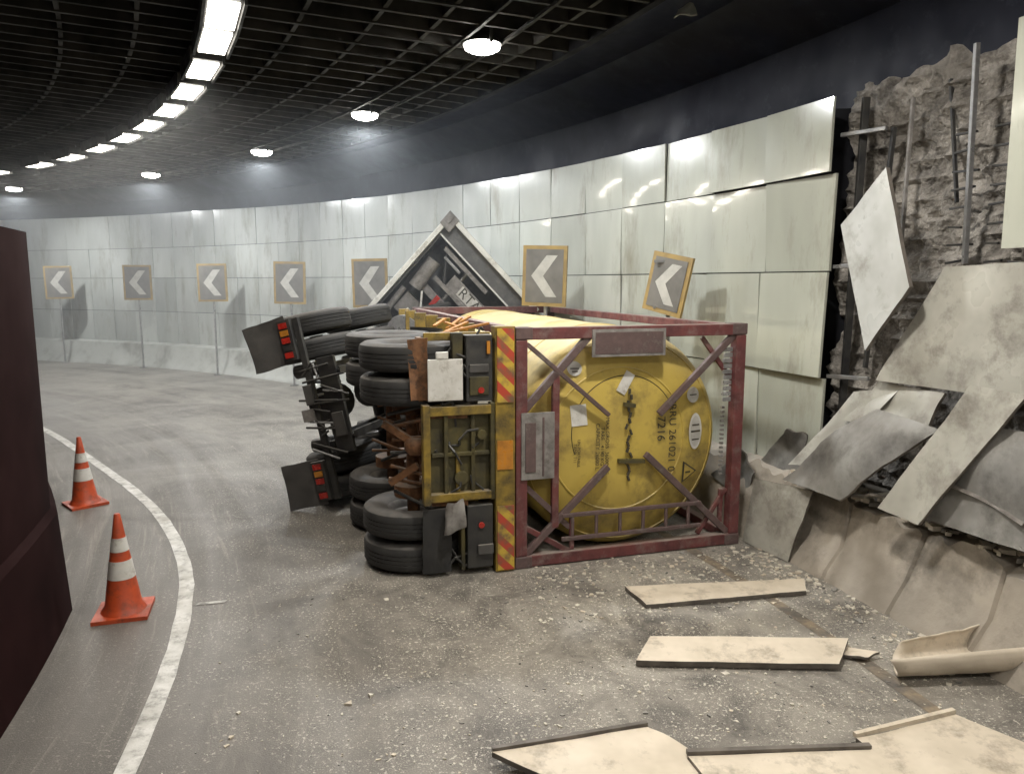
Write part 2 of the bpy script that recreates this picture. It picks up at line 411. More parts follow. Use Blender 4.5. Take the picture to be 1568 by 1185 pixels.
# ---------------------------------------------------------------- lamps
def area(name,loc,sx,sy,pw,col,rz,parent,shape='RECTANGLE'):
    l=bpy.data.lights.new(name,'AREA'); l.shape=shape; l.size=sx
    if shape=='RECTANGLE': l.size_y=sy
    l.energy=pw; l.color=col; o=bpy.data.objects.new(name,l); sc.collection.objects.link(o)
    o.location=loc; o.rotation_euler=(0,0,rz); o.parent=parent
    return o
sa=[1,8,14.3,17.6,21,24.4,26.6,29.5,32.5,35.7,39,42.4,45.9,49.8,53.7,58.8,63.5]
for a in sa:
    p=P(a,26.3,5.66); X=Matrix.Translation(p)@Matrix.Rotation(math.radians(a),4,'Z')
    e=empty('strip_light',X)
    m=MB(); m.bx(-.18,.18,-.50,.50,.02,.16,'blk'); m.bx(-.21,-.18,-.52,.52,-.03,.16,'blk'); m.bx(.18,.21,-.52,.52,-.03,.16,'blk')
    m.bx(-.15,.15,-.42,.42,-.012,.018,'strip'); m.beam((0,-.4,.16),(0,-.4,.45),.03,.03,'blk');m.beam((0,.4,.16),(0,.4,.45),.03,.03,'blk')
    m.obj('housing',e)
    area('strip_lamp',(0,0,-.03),.28,.82,30 if a<22 else 32,(1,.92,.80),0,e)
for a in (-6,6,15.5,25.1,34,43.7,54.8,68):
    p=P(a,29.4,5.80); X=Matrix.Translation(p)@Matrix.Rotation(math.radians(a),4,'Z')
    e=empty('tunnel_floodlight',X)
    m=MB(); m.lathe((0,0,.16),(0,0,-1),[(0,.001),(0,.14),(.06,.2),(.10,.25),(.12,.25),(.12,.215),(.11,.2)],'blk',24)
    m.lathe((0,0,.045),(0,0,-1),[(0,.23),(.05,.22),(.085,.15),(.10,.001)],'lens',24)
    m.bx(-.02,.02,-.3,-.27,0,.3,'blk'); m.bx(-.02,.02,.27,.3,0,.3,'blk')
    m.obj('lamp_body',e,smooth=40)
    area('flood_lamp',(0,0,-.09),.36,.36,{-6:110,6:150,15.5:205,25.1:195}.get(a,225),(1,.95,.87) if a<20 else (.95,.98,1.0),0,e,'DISK')

# dust hanging in the tunnel air beyond the crash
hz=bpy.data.materials.new('dust_in_air'); hz.use_nodes=True; nt=hz.node_tree; nt.nodes.remove(nt.nodes['Principled BSDF'])
vsn=nt.nodes.new('ShaderNodeVolumeScatter'); vsn.inputs['Color'].default_value=(.88,.94,1,1); vsn.inputs['Density'].default_value=.013; vsn.inputs['Anisotropy'].default_value=.3
nt.links.new(vsn.outputs[0],nt.nodes['Material Output'].inputs['Volume'])
M['haze']=hz
m=MB(); m.bx(-45,2.5,10.5,45,.02,5.55,'haze'); m.obj('dust_haze')

# ---------------------------------------------------------------- chevron signs
def sign(a,tilt=0,z=2.87,yawx=0,w_=.84,h_=1.08,R_=31.3):
    ra=math.radians(a); inw=Vector((-math.cos(ra),-math.sin(ra),0)); back=Vector((math.sin(ra),-math.cos(ra),0))
    nrm=(inw*.55+back*.45).normalized(); up=Vector((0,0,1)); rt=up.cross(nrm).normalized()
    X=Matrix(((rt.x,-nrm.x,0,0),(rt.y,-nrm.y,0,0),(0,0,1,0),(0,0,0,1)))
    p=P(a,R_,0); e=empty('chevron_sign',Matrix.Translation(p)@X)
    m=MB(); R=Matrix.Translation((0,0,z))@Matrix.Rotation(tilt,4,'Y')@Matrix.Rotation(yawx,4,'Z')
    W=w_/2;H=h_/2
    m.bx(-W,W,-.02,.02,-H,H,'signy',R); m.bx(-W+.06,W-.06,-.027,-.019,-H+.06,H-.06,'signg',R)
    t=.22; y=-.031
    xs=[(.26,.40),( .26-t*1.0,.40),(-.26,0),(.26-t,-.40),(.26,-.40),(-.02,0)]
    xs=[(x*w_/.84*.95,q*h_/1.08*.92) for x,q in xs]
    m.add([(x,y,q) for x,q in xs],[(0,1,2,5),(5,2,3,4)],'signw',R)
    m.obj('board',e)
    m=MB(); m.cyl((0,.05,0),(0,.05,z+H*.6),.03,'silver',10); m.bx(-.1,.1,-.03,.12,0,.02,'silver')
    for q in (-.3,.3): m.bx(-.2,.2,.02,.045,z+q-.02,z+q+.02,'silver')
    m.obj('post',e)
sign(28.4,.03,2.98,0,.76,.98); sign(23.2,.20,2.86,-.42,.66,.78,31.6); sign(34.8)
for a in (41.0,48.1,55.3,62.3,69.5,77): sign(a,random.uniform(-.02,.02),2.85,0,.88,1.15)

# ---------------------------------------------------------------- cones
def cone(x,y,rz,tl=0):
    e=empty('traffic_cone',Matrix.Translation((x,y,0))@Matrix.Rotation(rz,4,'Z')@Matrix.Rotation(tl,4,'Y'))
    m=MB(); m.bx(-.22,.22,-.22,.22,0,.035,'orange'); m.lathe((0,0,.035),(0,0,1),[(0,.185),(.03,.165),(.05,.15),(.30,.112),(.301,.114),(.46,.09),(.461,.087),(.54,.075),(.541,.077),(.66,.058),(.661,.055),(.86,.026),(.87,.02),(.87,.001)],'orange',24,
        ['orange','orange','orange','orange','white','orange','orange','orange','white','orange','orange','orange','orange'])
    m.obj('cone_body',e,smooth=35)
cone(-3.43,6.3,.3,.0); cone(-5.60,9.55,.8,-.02)

# ---------------------------------------------------------------- container
T=Matrix(((.956,-.292,0,.04),(.292,.956,0,7.29),(0,0,1,.01),(0,0,0,1)))
E=empty('tank_container',T)
W_,L_,H_=2.59,6.06,2.44
m=MB(); t=.12
for y in (0,L_-t):
    for x in (0,W_-t): m.bx(x,x+t,y,y+t,t,H_-t,'maroon')
    for z in (0,H_-t): m.bx(.0,W_,y+.005,y+t-.005,z,z+t,'maroon')
for x in (0.01,W_-.11):
    for z in (0.01,H_-.11): m.bx(x,x+.1,t,L_-t,z,z+.1,'maroon')
for x in (-.006,W_-.172):
    for z in (-.004,H_-.114):
        for y in (-.008,L_-.17):
            m.bx(x,x+.178,y,y+.178,z,z+.118,'mgrey')
def bm(x0,z0,x1,z1,wd=.07,k='maroon',y=.06,y1=None): m.beam((x0,y,z0),(x1,y if y1 is None else y1,z1),wd,wd*.8,k,(0,1,0))
bm(.80,2.36,.10,1.62,.075,'mgrey',.05); bm(2.46,2.32,1.60,1.50,.07,'mgrey',.05,.06); bm(.12,2.28,1.02,1.52,.045,'mgrey',.03,.04)
bm(1.02,.98,.12,.13,.07,'mgrey',.05); bm(1.45,1.08,2.47,.13,.07,'mgrey',.05)
bm(.43,.38,.43,1.98,.075,'maroon',.05); bm(.12,.83,.60,.36,.06,'mgrey',.07); bm(.1,1.62,.43,1.98,.06,'maroon',.07)
bm(.12,.40,.60,.10,.06,'maroon',.07)
bm(2.40,.13,2.40,.62,.05,'maroon',.09); bm(2.12,.13,2.46,.62,.05,'maroon',.09); bm(2.1,2.3,2.46,1.85,.05,'maroon',.09)
for z in (.25,.50): bm(.5,z,2.12,z,.045,'mgrey',.03)
for i in range(6): bm(.62+.27*i,.25,.62+.27*i,.50,.035,'mgrey',.03)
bm(.62,.13,.62,.5,.05,'maroon',.05)
bm(.1,.1,1.2,.9,.07,'maroon',5.98); bm(2.5,.1,1.4,.9,.07,'maroon',5.98)
m.obj('frame',E,bevel=.008)
m=MB()
for i in range(10): m.bx(2.36,2.46,.05,.07+.02*(i%2),1.60+.06*i,1.645+.06*i,'silver')
for i in range(16): m.bx(2.42,2.46,.16,.19,.75+.05*i,.775+.05*i,'grey')
m.bx(.80,1.62,-.01,.01,2.13,2.41,'grey'); m.bx(.83,1.59,-.016,-.01,2.16,2.38,'mgrey')
m.bx(.05,.40,-.02,-.005,.92,1.60,'grey')
m.bx(.09,.2,-.03,-.018,1.0,1.5,'mgrey'); m.bx(.27,.29,-.028,-.018,.95,1.55,'mgrey')
m.obj('plates',E,bevel=.004)
tx,tz,TR=1.265,1.215,1.19
def cap(rho): 
    q=min(1,rho/TR); return .12+.28*(1-(1-q**3.2)**(1/1.8))
prof=[(cap(TR*i/32),max(.001,TR*i/32)) for i in range(33)]
body=[(1.0,TR),(1.01,TR+.01),(1.08,TR+.01),(1.09,TR),(2.9,TR),(2.91,TR+.01),(3.05,TR+.01),(3.06,TR),(4.9,TR),(4.91,TR+.01),(5.0,TR+.01),(5.01,TR)]
endp=[(6.06-y,r) for y,r in reversed(prof)]
m=MB(); m.lathe((tx,0,tz),(0,1,0),prof+body+endp,'tank',72); m.obj('tank_shell',E,smooth=35)
def torus(m,cx,cz,R,r,k,yo=0,n=64,a0=0,a1=360):
    vs=[];fs=[];q=6
    for i in range(n+1):
        A=math.radians(a0+(a1-a0)*i/n)
        for j in range(q):
            B=2*math.pi*j/q; rr=R+r*math.cos(B); x=cx+rr*math.cos(A); z=cz+rr*math.sin(A)
            rho=math.hypot(x-tx,z-tz)
            vs.append((x,cap(rho)-yo+r*math.sin(B),z))
    for i in range(n):
        for j in range(q): fs.append((i*q+j,i*q+(j+1)%q,(i+1)*q+(j+1)%q,(i+1)*q+j))
    m.add(vs,fs,k)
m=MB(); torus(m,tx-.08,tz+.02,.76,.011,'tank'); torus(m,tx,tz,1.10,.014,'tank')
torus(m,tx-.02,tz+.1,.60,.005,'tdark',a0=20,a1=200)
for i in range(16):
    z=1.78-i*.062; x=1.27+.02*math.sin(i*1.9)
    m.beam((x,.09,z),(x+.025*math.sin(i*3),.09,z-.055),.024,.02,'ink')
m.beam((1.2,.08,1.62),(1.33,.08,1.60),.04,.04,'tdark'); m.beam((1.15,.08,1.02),(1.45,.08,1.0),.05,.04,'tdark')
m.obj('tank_fittings',E,smooth=40)
def decal(pts,k,m,off=.006):
    vs=[(x,cap(math.hypot(x-tx,z-tz))-off,z) for x,z in pts]
    m.add(vs,[tuple(range(len(pts)))],k)
def rrect(cx,cz,w_,h_,an=0,n=0):
    c,s=math.cos(an),math.sin(an)
    return [(cx+c*x-s*z,cz+s*x+c*z) for x,z in ((-w_/2,-h_/2),(w_/2,-h_/2),(w_/2,h_/2),(-w_/2,h_/2))]
def ell(cx,cz,a_,b_,n=24): return [(cx+a_*math.cos(2*math.pi*i/n),cz+b_*math.sin(2*math.pi*i/n)) for i in range(n)]
m=MB()
decal(rrect(.72,1.52,.17,.22,.08),'white',m,.01); decal(rrect(1.24,1.84,.11,.24,-.55),'white',m,.014)
decal(ell(.69,2.0,.075,.075),'signw',m,.02); decal(ell(2.07,1.67,.085,.085),'white',m,.02); decal(ell(2.10,1.27,.09,.20),'white',m,.02)
decal(ell(2.10,1.27,.07,.17),'signw',m,.023); decal(rrect(2.10,1.27,.13,.02),'ink',m,.025); decal(rrect(2.10,1.18,.10,.015),'ink',m,.025);decal(rrect(2.10,1.34,.10,.015),'ink',m,.025)
decal([(1.95,.70),(1.95,.95),(2.15,.82)],'ink',m,.02); decal([(1.97,.73),(1.97,.92),(2.12,.82)],'tank',m,.024); decal(rrect(2.02,.82,.07,.02),'ink',m,.027)
decal(rrect(.69,2.0,.09,.012),'ink',m,.025);decal(rrect(.69,1.97,.06,.012),'ink',m,.025);decal(rrect(2.07,1.67,.1,.012),'ink',m,.025)
m.obj('labels',E)
def text(s,size,spacing=1.0):
    cu=bpy.data.curves.new('t','FONT'); cu.body=s; cu.size=size; cu.align_x='CENTER'; cu.align_y='CENTER'; cu.space_character=spacing; cu.space_line=.9
    o=bpy.data.objects.new('t',cu); sc.collection.objects.link(o)
    dg=bpy.context.evaluated_depsgraph_get(); me=bpy.data.meshes.new_from_object(o.evaluated_get(dg)); bpy.data.objects.remove(o)
    return me
def tanktext(s,cx,cz,size,off=.010):
    me=text(s,size)
    for v in me.vertices:
        x=cx+v.co.y; z=cz-v.co.x
        v.co=(x,cap(math.hypot(x-tx,z-tz))-off,z)
    me.materials.clear(); me.materials.append(M['ink'])
    o=bpy.data.objects.new('marking_text',me); sc.collection.objects.link(o); o.parent=E
tanktext('PRRU 261021 0',1.80,1.25,.125); tanktext('7216',1.66,1.33,.135)
tanktext('MAX GROSS  36000 KG\nTARE   4190 KG\nCAPACITY 26000 L',.98,1.18,.06); tanktext('UN PORTABLE\nTANK T11',.70,1.12,.045)

# ---------------------------------------------------------------- semi trailer chassis
E2=empty('semi_trailer',T)
def wheelset(m,x,y,z0,dirz,dual=True,R=.5,wd=.27):
    for i in range(2 if dual else 1):
        z=z0+dirz*i*(wd+.06)
        pr=[(.045,.27),(.02,.30),(0,.36),(.0,R-.05),(.025,R-.012),(.05,R)]
        gw=(wd-.10)/4
        for g in range(4):
            s0=.05+g*gw
            pr+=[(s0+gw*.8,R)]+([(s0+gw*.82,R-.014),(s0+gw*.98,R-.014)] if g<3 else [])+([(s0+gw,R)] if g<3 else [])
        pr+=[(wd-.025,R-.012),(wd,R-.05),(wd,.36),(wd-.02,.30),(wd-.045,.27)]
        zz=z-wd if dirz<0 else z
        m.lathe((x,y,zz),(0,0,1),pr,'tyre',40)
        m.lathe((x,y,zz),(0,0,1),[(.045,.275),(.06,.25),(.12,.22),(.14,.12),(.10,.10),(.10,.001)],'rim',24)
        m.lathe((x,y,zz),(0,0,1),[(wd-.045,.275),(wd-.06,.25),(wd-.12,.22),(wd-.11,.001)],'rim',24)
m=MB()
AX=[(-.93,.62),(-.96,1.95)]
for x,y in AX:
    wheelset(m,x,y,.02,1,R=.52); wheelset(m,x,y,2.29,-1,R=.52)
m.obj('wheels',E2,smooth=35)
m=MB()
for x,y in AX:
    m.cyl((x,y,.3),(x,y,2.1),.065,'rust',14)
    for z in (.75,1.62):
        m.cyl((x,y,z-.06),(x,y,z+.06),.2,'rust',20); m.cyl((x+.12,y-.18,z+.2),(x+.12,y-.18,z+.42),.085,'rust',16)
        m.beam((x+.13,y-.5,z),(x+.19,y+.5,z),.08,.06,'rust'); m.beam((x+.18,y-.4,z),(x+.22,y+.4,z),.08,.03,'blk')
        m.beam((x+.06,y-.1,z-.08),(x+.3,y-.1,z-.08),.03,.03,'rust'); m.beam((x-.05,y-.12,z),(x-.05,y+.12,z),.12,.05,'rust')
        m.beam((x+.45,y-.55,z),(x+.1,y-.5,z),.09,.09,'rust')
    m.beam((x+.1,y-.2,.95),(x+.02,y-.25,1.55),.04,.05,'rust'); m.beam((x+.25,y-.3,1.25),(x-.05,y-.12,1.25),.07,.07,'rust')
    for q in range(8):
        z=.80+q*.13; m.cyl((x-.2+random.uniform(-.1,.1),y-.2,z),(x+.15,y-.45+random.uniform(-.1,.1),z+random.uniform(-.2,.2)),.018,'rust' if q%3 else 'blk',8)
for z,xx in ((.95,-.80),(1.2,-.95),(1.38,-.80)):
    m.lathe((xx,.25,z),(0,0,1),[(0,.001),(0,.08),(.05,.12),(.12,.12),(.17,.09),(.17,.001)],'rust',18)
    m.cyl((xx,.25,z+.1),(xx+.3,.35,z+.2),.03,'rust',10)
m.beam((-1.2,.35,.9),(-.95,.2,1.1),.05,.07,'rust');m.beam((-1.25,.4,1.5),(-.95,.2,1.3),.05,.07,'rust')
m.obj('axles',E2,smooth=40)
m=MB()
for z in (.78,1.66):
    m.bx(-.36,-.05,.1,6.0,z-.01,z+.01,'tyel'); m.bx(-.38,-.36,.1,6.0,z-.07,z+.07,'tyel'); m.bx(-.05,-.03,.1,6.0,z-.07,z+.07,'tyel')
for y in (1.3,2.6,3.4,4.3,5.2,5.9): m.bx(-.25,-.08,y,y+.08,.02,2.42,'tyel')
m.bx(-.215,-.015,-.02,.14,.0,2.46,'tyel')
m.bx(-.26,-.215,.0,.10,.75,1.72,'tdark')
m.bx(-.86,-.22,.0,.1,1.61,1.70,'tyel'); m.bx(-.86,-.22,.0,.1,.76,.84,'tyel'); m.bx(-.93,-.86,-.02,.1,.74,1.72,'tyel')
m.bx(-.86,-.22,.08,.10,.84,1.61,'tdark')
m.bx(-.72,-.68,.02,.08,.84,1.61,'tdark'); m.bx(-.45,-.41,.03,.08,.84,1.61,'tdark')
m.bx(-.84,-.26,.03,.08,1.2,1.24,'tdark'); m.bx(-.60,-.56,.04,.08,.84,1.2,'tyel')
m.cyl((-.55,.02,.98),(-.55,.08,.98),.07,'tdark'); m.cyl((-.34,.02,1.4),(-.34,.08,1.4),.05,'tdark')
m.bx(-.50,-.24,.0,.16,1.74,2.38,'blk'); m.bx(-.62,-.52,.05,.18,1.74,2.40,'tdark')
m.bx(-.47,-.28,-.02,.0,1.80,1.98,'tdark'); m.bx(-.47,-.28,-.02,.0,2.02,2.1,'flap')
m.bx(-.50,-.24,.0,.16,.06,.70,'blk'); m.bx(-.56,-.52,.02,.16,.04,.72,'tdark')
m.bx(-.40,-.24,-.03,.0,.2,.3,'flap')
m.bx(-.95,-.9,.1,.25,1.74,2.36,'rust')
m.bx(-.88,-.22,.16,.2,2.32,2.40,'tyel')
m.obj('chassis',E2,bevel=.006)
m=MB(); m.bx(-.20,-.03,-.034,-.022,1.72,2.44,'haz'); m.bx(-.20,-.03,-.034,-.022,.02,.68,'haz'); m.obj('hazard_boards',E2)
m=MB()
m.cyl((-.36,-.025,1.85),(-.36,-.034,1.85),.03,'redl')
m.cyl((-.36,-.005,.5),(-.36,-.02,.5),.03,'redl')
m.bx(-.30,-.27,-.03,-.0,2.2,2.32,'ambl')
m.bx(-.20,-.04,-.03,-.022,1.05,1.34,'ambl')
m.obj('lights',E2)
m=MB(); m.bx(-.88,-.54,-.03,-.015,1.76,2.16,'white'); m.bx(-.80,-.68,-.035,-.01,2.16,2.23,'white'); m.obj('number_plate_box',E2,bevel=.01)
m=MB(); m.patch([(-.95,.05,.04),(-.66,.02,.04),(-.66,.02,.7),(-.93,.04,.68)],.02,'tyre',6,6,.03,.03,seed=4)
m.patch([(-.85,.05,1.76),(-1.02,.1,1.76),(-1.04,.14,2.34),(-.86,.06,2.36)],.02,'rust',6,6,.03,.03,seed=7)
m.patch([(-.75,-.06,.45),(-.52,-.08,.52),(-.55,-.05,.80),(-.72,-.06,.76)],.006,'grey',6,6,.06,.06,seed=2)
m.obj('mudflaps',E2,smooth=50)
m=MB()
for i in range(14):
    z=.1+i*.17
    p=[Vector((-.3-.3*random.random(),.03,z))]
    for q in range(4): p.append(p[-1]+Vector((random.uniform(-.12,.06),random.uniform(-.02,.05),random.uniform(-.12,.14))))
    for q in range(4): m.cyl(p[q],p[q+1],.012,'blk',6)
for i in range(6):
    y=.3+i*.25; m.beam((-.5+random.uniform(-.3,.3),y,2.38),(-.3+random.uniform(-.3,.3),y+.35,2.44+random.random()*.04),.04,.02,'orangeS')
m.obj('hoses',E2,smooth=60)
m=MB()
for y in (.62,1.95):
    n=10;vs=[];fs=[]
    for i in range(n+1):
        A=math.radians(-60+i*12)
        for zz in (1.68,2.32): vs.append((-.93+.60*math.cos(A),y+.60*math.sin(A),zz))
    for i in range(n): fs.append((2*i,2*i+1,2*i+3,2*i+2))
    m.add(vs,fs,'blk')
m.obj('mudguards',E2,smooth=60)

# ---------------------------------------------------------------- tractor unit
be=math.radians(12.8); F=Vector((.25,.968,0)).normalized(); Rt=Vector((F.y,-F.x,0)); Z=Vector((0,0,1))
Lx=-( -math.sin(be)*Rt+math.cos(be)*Z); U=math.cos(be)*Rt+math.sin(be)*Z
O=Vector((-3.30,9.53,2.36))
TX=Matrix(((Lx.x,F.x,U.x,O.x),(Lx.y,F.y,U.y,O.y),(Lx.z,F.z,U.z,O.z),(0,0,0,1)))
E3=empty('tractor_truck',TX)
rotw=Matrix(((0,0,1,0),(0,1,0,0),(-1,0,0,0),(0,0,0,1)))
m=MB()
for y in (.62,1.95):
    wheelset(m,-.5,y,.0,1); wheelset(m,-.5,y,2.42,-1)
wheelset(m,-.5,4.8,.05,1,False); wheelset(m,-.5,4.8,2.37,-1,False)
m.v=[rotw@p for p in m.v]
m.obj('wheels',E3,smooth=35)
m=MB()
for x in (.80,1.62):
    m.bx(x-.01,x+.01,0,5.4,.78,1.04,'blk'); m.bx(x-.05,x+.05,0,5.4,.76,.78,'blk'); m.bx(x-.05,x+.05,0,5.4,1.04,1.06,'blk')
m.bx(.6,1.82,-.03,.03,.78,1.02,'blk'); m.bx(.05,2.38,-.06,.0,.60,.68,'blk')
for y in (1.5,2.8,3.9): m.bx(.8,1.62,y,y+.1,.8,1.0,'blk')
for y in (.62,1.95): 
    m.cyl((.3,y,.5),(2.1,y,.5),.09,'blk',14); m.cyl((1.21,y-.2,.5),(1.21,y+.2,.5),.24,'blk',18)
    for x in (.72,1.7): m.beam((x,y-.55,.66),(x,y+.55,.66),.08,.1,'blk'); m.cyl((x,y-.35,.3),(x,y-.35,.6),.09,'blk')
    for q in range(6): 
        x=.7+q*.18; m.cyl((x,y-.5,.55+random.random()*.3),(x+random.uniform(-.2,.2),y-.1,.75),.02,'silver' if q%3==2 else 'blk',8)
m.cyl((.45,3.0,.7),(.45,4.1,.7),.28,'silver',24); m.cyl((2.0,3.0,.7),(2.0,4.1,.7),.28,'blk',24)
m.bx(.75,1.67,1.0,2.0,1.1,1.2,'blk')
for q in range(16):
    x=.65+q*.07; m.cyl((x,-.07,.42+random.random()*.4),(x+random.uniform(-.25,.25),-.07,.7+random.random()*.45),.016,'silver' if q%5==0 else 'blk',6)
m.bx(.9,1.15,-.1,-.06,.55,.66,'flap'); m.bx(1.3,1.6,-.09,-.06,.85,1.0,'flap'); m.bx(1.2,1.35,-.09,-.06,.45,.62,'grey')
m.obj('frame',E3,bevel=.005)
m=MB()
m.patch([(.0,-.05,.50),(.60,-.05,.50),(.64,-.14,.0),(.06,-.18,-.03)],.02,'flap',6,6,.03,.03)
m.patch([(1.84,-.05,.50),(2.42,-.05,.50),(2.42,-.14,.0),(1.84,-.14,.02)],.02,'flap',6,6,.03,.03,seed=3)
m.obj('mudflaps',E3,smooth=50)
m=MB()
for x in (.06,1.86):
    m.bx(x,x+.5,-.13,-.06,.42,.60,'blk')
    for i,k in enumerate(('redl','ambl','redl','blk','redl')): m.bx(x+.03+i*.092,x+.1+i*.092,-.145,-.13,.45,.56,k)
m.obj('tail_lights',E3)
inv=TX.inverted()
cf=Vector((-.06,.998,0)).normalized(); A0=Vector((-1.1,13.7,4.05)); da_=Vector((-.674,0,-.739)); db_=Vector((.68,0,-.733))
def cw(a_,b_,f_): return inv@(A0+da_*a_+db_*b_+cf*f_)
m=MB()
def slab(a0,a1,b0,b1,f0,f1,k):
    vs=[cw(a0,b0,f0),cw(a1,b0,f0),cw(a1,b1,f0),cw(a0,b1,f0),cw(a0,b0,f1),cw(a1,b0,f1),cw(a1,b1,f1),cw(a0,b1,f1)]
    m.add(vs,[(3,2,1,0),(4,5,6,7),(0,1,5,4),(1,2,6,5),(2,3,7,6),(3,0,4,7)],k)
slab(0,2.5,0,.05,0,1.6,'cabw'); slab(0,.05,.05,2.3,0,1.6,'cabw')
slab(.1,2.5,-.04,.05,-.07,-.003,'cabw'); slab(-.04,.05,.1,2.3,-.07,-.003,'cabw')
slab(.05,.36,.05,2.25,.08,1.5,'cabd'); slab(.33,.36,.06,2.2,.05,.08,'cabw')
slab(.36,2.5,.06,.10,.1,1.5,'cabd')
slab(.3,2.5,.10,2.3,.9,1.0,'cabd'); slab(.0,2.5,2.3,2.4,.1,1.6,'cabw'); slab(2.4,2.5,0,2.3,.1,1.6,'cabw')
slab(-.06,.22,-.06,.18,-.10,.3,'grey'); slab(-.02,.12,-.02,.08,-.13,-.10,'grey')
slab(.66,.92,.75,2.2,.2,.3,'grey'); slab(.69,.89,1.0,1.75,.19,.2,'white'); slab(.92,1.0,.5,2.2,.15,.35,'grey')
slab(1.15,1.3,.3,2.2,.3,.6,'grey'); slab(1.5,1.9,.3,.7,.3,.8,'grey'); slab(.55,.60,.4,.8,.1,.5,'silver')
slab(1.15,1.38,.75,.84,.1,.2,'redl'); slab(.42,.5,.3,1.4,.1,.3,'grey'); slab(1.7,1.78,.5,1.6,.1,.2,'cabw')
m.obj('cab',E3,bevel=.012)
m=MB()
for p0,p1,r,k in (((.75,.3,.2),(1.35,.35,.2),.13,'grey'),((.5,.9,.5),(1.5,.9,.5),.05,'silver'),((1.5,.2,.3),(2.2,.25,.2),.06,'grey'),((.4,.3,.2),(.9,.7,.15),.03,'blk'),((1.3,.5,.1),(1.8,.9,.1),.02,'cabw')):
    m.cyl(cw(*p0),cw(*p1),r,k,16)
m.obj('cab_pipes',E3,smooth=40)
me=text('RTA-4',.26)
for v in me.vertices: v.co=cw(.79-v.co.y*1.0, 1.37+v.co.x, .185)
me.materials.clear(); me.materials.append(M['ink']); o=bpy.data.objects.new('cab_lettering',me); sc.collection.objects.link(o); o.parent=E3

# ---------------------------------------------------------------- broken panels
def bp(corners,k='panelb',th=.03,bend=0,nz_=.02,ke='edge',seed=0,nm='damaged_wall_panel'):
    m=MB(); m.patch(corners,th,k,12,12,bend,nz_,ke,seed); return m.obj(nm,smooth=30)
bp([P(17.4,31.85,3.92),P(18.45,31.9,3.45),P(17.5,31.8,2.25),P(16.65,31.8,2.85)],'panelh',.04,.0,.01)
bp([P(16.5,32.1,3.02),P(14.75,32.1,3.05),P(14.75,32.1,1.98),P(17.6,32.05,1.95)],'panelb',.03,.01,.04,seed=2)
bp([P(14.65,32.05,3.0),P(12.9,32.0,3.02),P(12.9,32.0,1.9),P(14.65,32.05,1.98)],'panelb',.03,.03,.04,seed=3)
bp([(3.05,7.38,.80),(2.68,8.12,.73),(2.60,8.12,.01),(2.87,7.48,.01)],'panelb',.03,.02,.03,seed=4)
bp([(3.66,5.91,2.08),(3.80,5.45,2.07),(3.42,6.06,.88),(3.28,6.47,.90)],'panelb',.03,.02,.02,seed=5)
bp([(2.89,7.76,.81),(3.51,7.16,1.68),(3.59,6.18,1.66),(3.15,6.94,.82)],'paneld',.025,-.08,.07,seed=6)
bp([(3.05,8.05,.9),(3.5,7.55,1.78),(3.67,6.98,1.90),(3.25,7.55,1.0)],'panelb',.03,.02,.03,seed=7)
bp([P(17.7,32.1,1.93),P(16.2,32.05,1.93),P(16.4,31.95,1.45),P(18.2,32.0,1.5)],'panelb',.03,.04,.05,seed=8)
bp([P(15.7,31.85,1.75),P(14.0,31.9,1.8),P(14.0,31.75,.95),P(15.9,31.75,.9)],'paneld',.03,-.05,.06,seed=9)
bp([P(16.4,31.8,.86),P(14.2,31.7,.98),P(14.2,32.0,.90),P(16.3,32.05,.84)],'paneld',.03,.02,.05,seed=10)
bp([P(15.6,31.7,1.30),P(14.2,31.7,1.16),P(14.2,31.8,1.08),P(15.6,31.8,1.22)],'panelb',.03,.02,.02,seed=11)
bp([P(20.4,31.9,.8),P(19.4,31.8,1.3),P(19.2,32.0,1.25),P(19.3,32.0,.8)],'paneld',.02,.05,.06,seed=12)
bp([P(21.6,31.75,.5),P(20.6,31.7,.95),P(20.2,31.8,.7),P(20.6,31.7,.3)],'paneld',.02,.05,.08,seed=13)
bp([P(18.9,31.8,.84),P(18.0,31.75,1.05),P(17.7,32.1,1.0),P(18.8,32.1,.86)],'paneld',.02,.02,.05,seed=21)
bp([P(17.6,31.7,.82),P(16.9,31.65,.95),P(16.7,31.9,.92),P(17.4,31.95,.84)],'panelb',.02,.02,.04,seed=22)
bp([(1.2,6.36,.045),(2.74,6.66,.045),(2.82,6.92,.06),(1.07,6.76,.05)],'panelg',.04,.0,.015,seed=14)
bp([(.94,5.34,.06),(2.45,5.28,.06),(2.66,5.60,.11),(1.1,5.64,.11)],'panelg',.05,.0,.01,seed=15)
bp([(2.55,5.62,.03),(2.85,5.48,.03),(2.7,5.4,.03),(2.5,5.5,.03)],'panelg',.02,.0,.02,seed=16)
bp([(-.12,4.16,.10),(.98,3.45,.06),(1.22,4.12,.06),(.86,4.42,.10)],'panelg',.035,.01,.02,seed=17)
bp([(1.05,4.14,.09),(1.3,3.4,.05),(2.5,3.4,.05),(2.18,4.20,.09)],'panelg',.035,.0,.01,seed=18)
bp([(2.13,4.30,.10),(2.5,3.5,.06),(3.5,3.9,.08),(2.86,4.50,.14)],'panelg',.035,.0,.015,seed=19)
m=MB(); m.beam((-.12,4.18,.105),(.86,4.44,.11),.03,.03,'edge'); m.beam((1.05,4.16,.10),(2.18,4.22,.10),.035,.03,'edge'); m.beam((2.13,4.32,.11),(2.86,4.52,.15),.03,.03,'panelg'); m.obj('panel_rim')
m=MB(); vs=[];fs=[]; na_,nl=26,18
p0=Vector((2.80,5.26,0));p1=Vector((4.5,5.45,0)); ax=(p1-p0).normalized(); sd=Vector((-ax.y,ax.x,0))
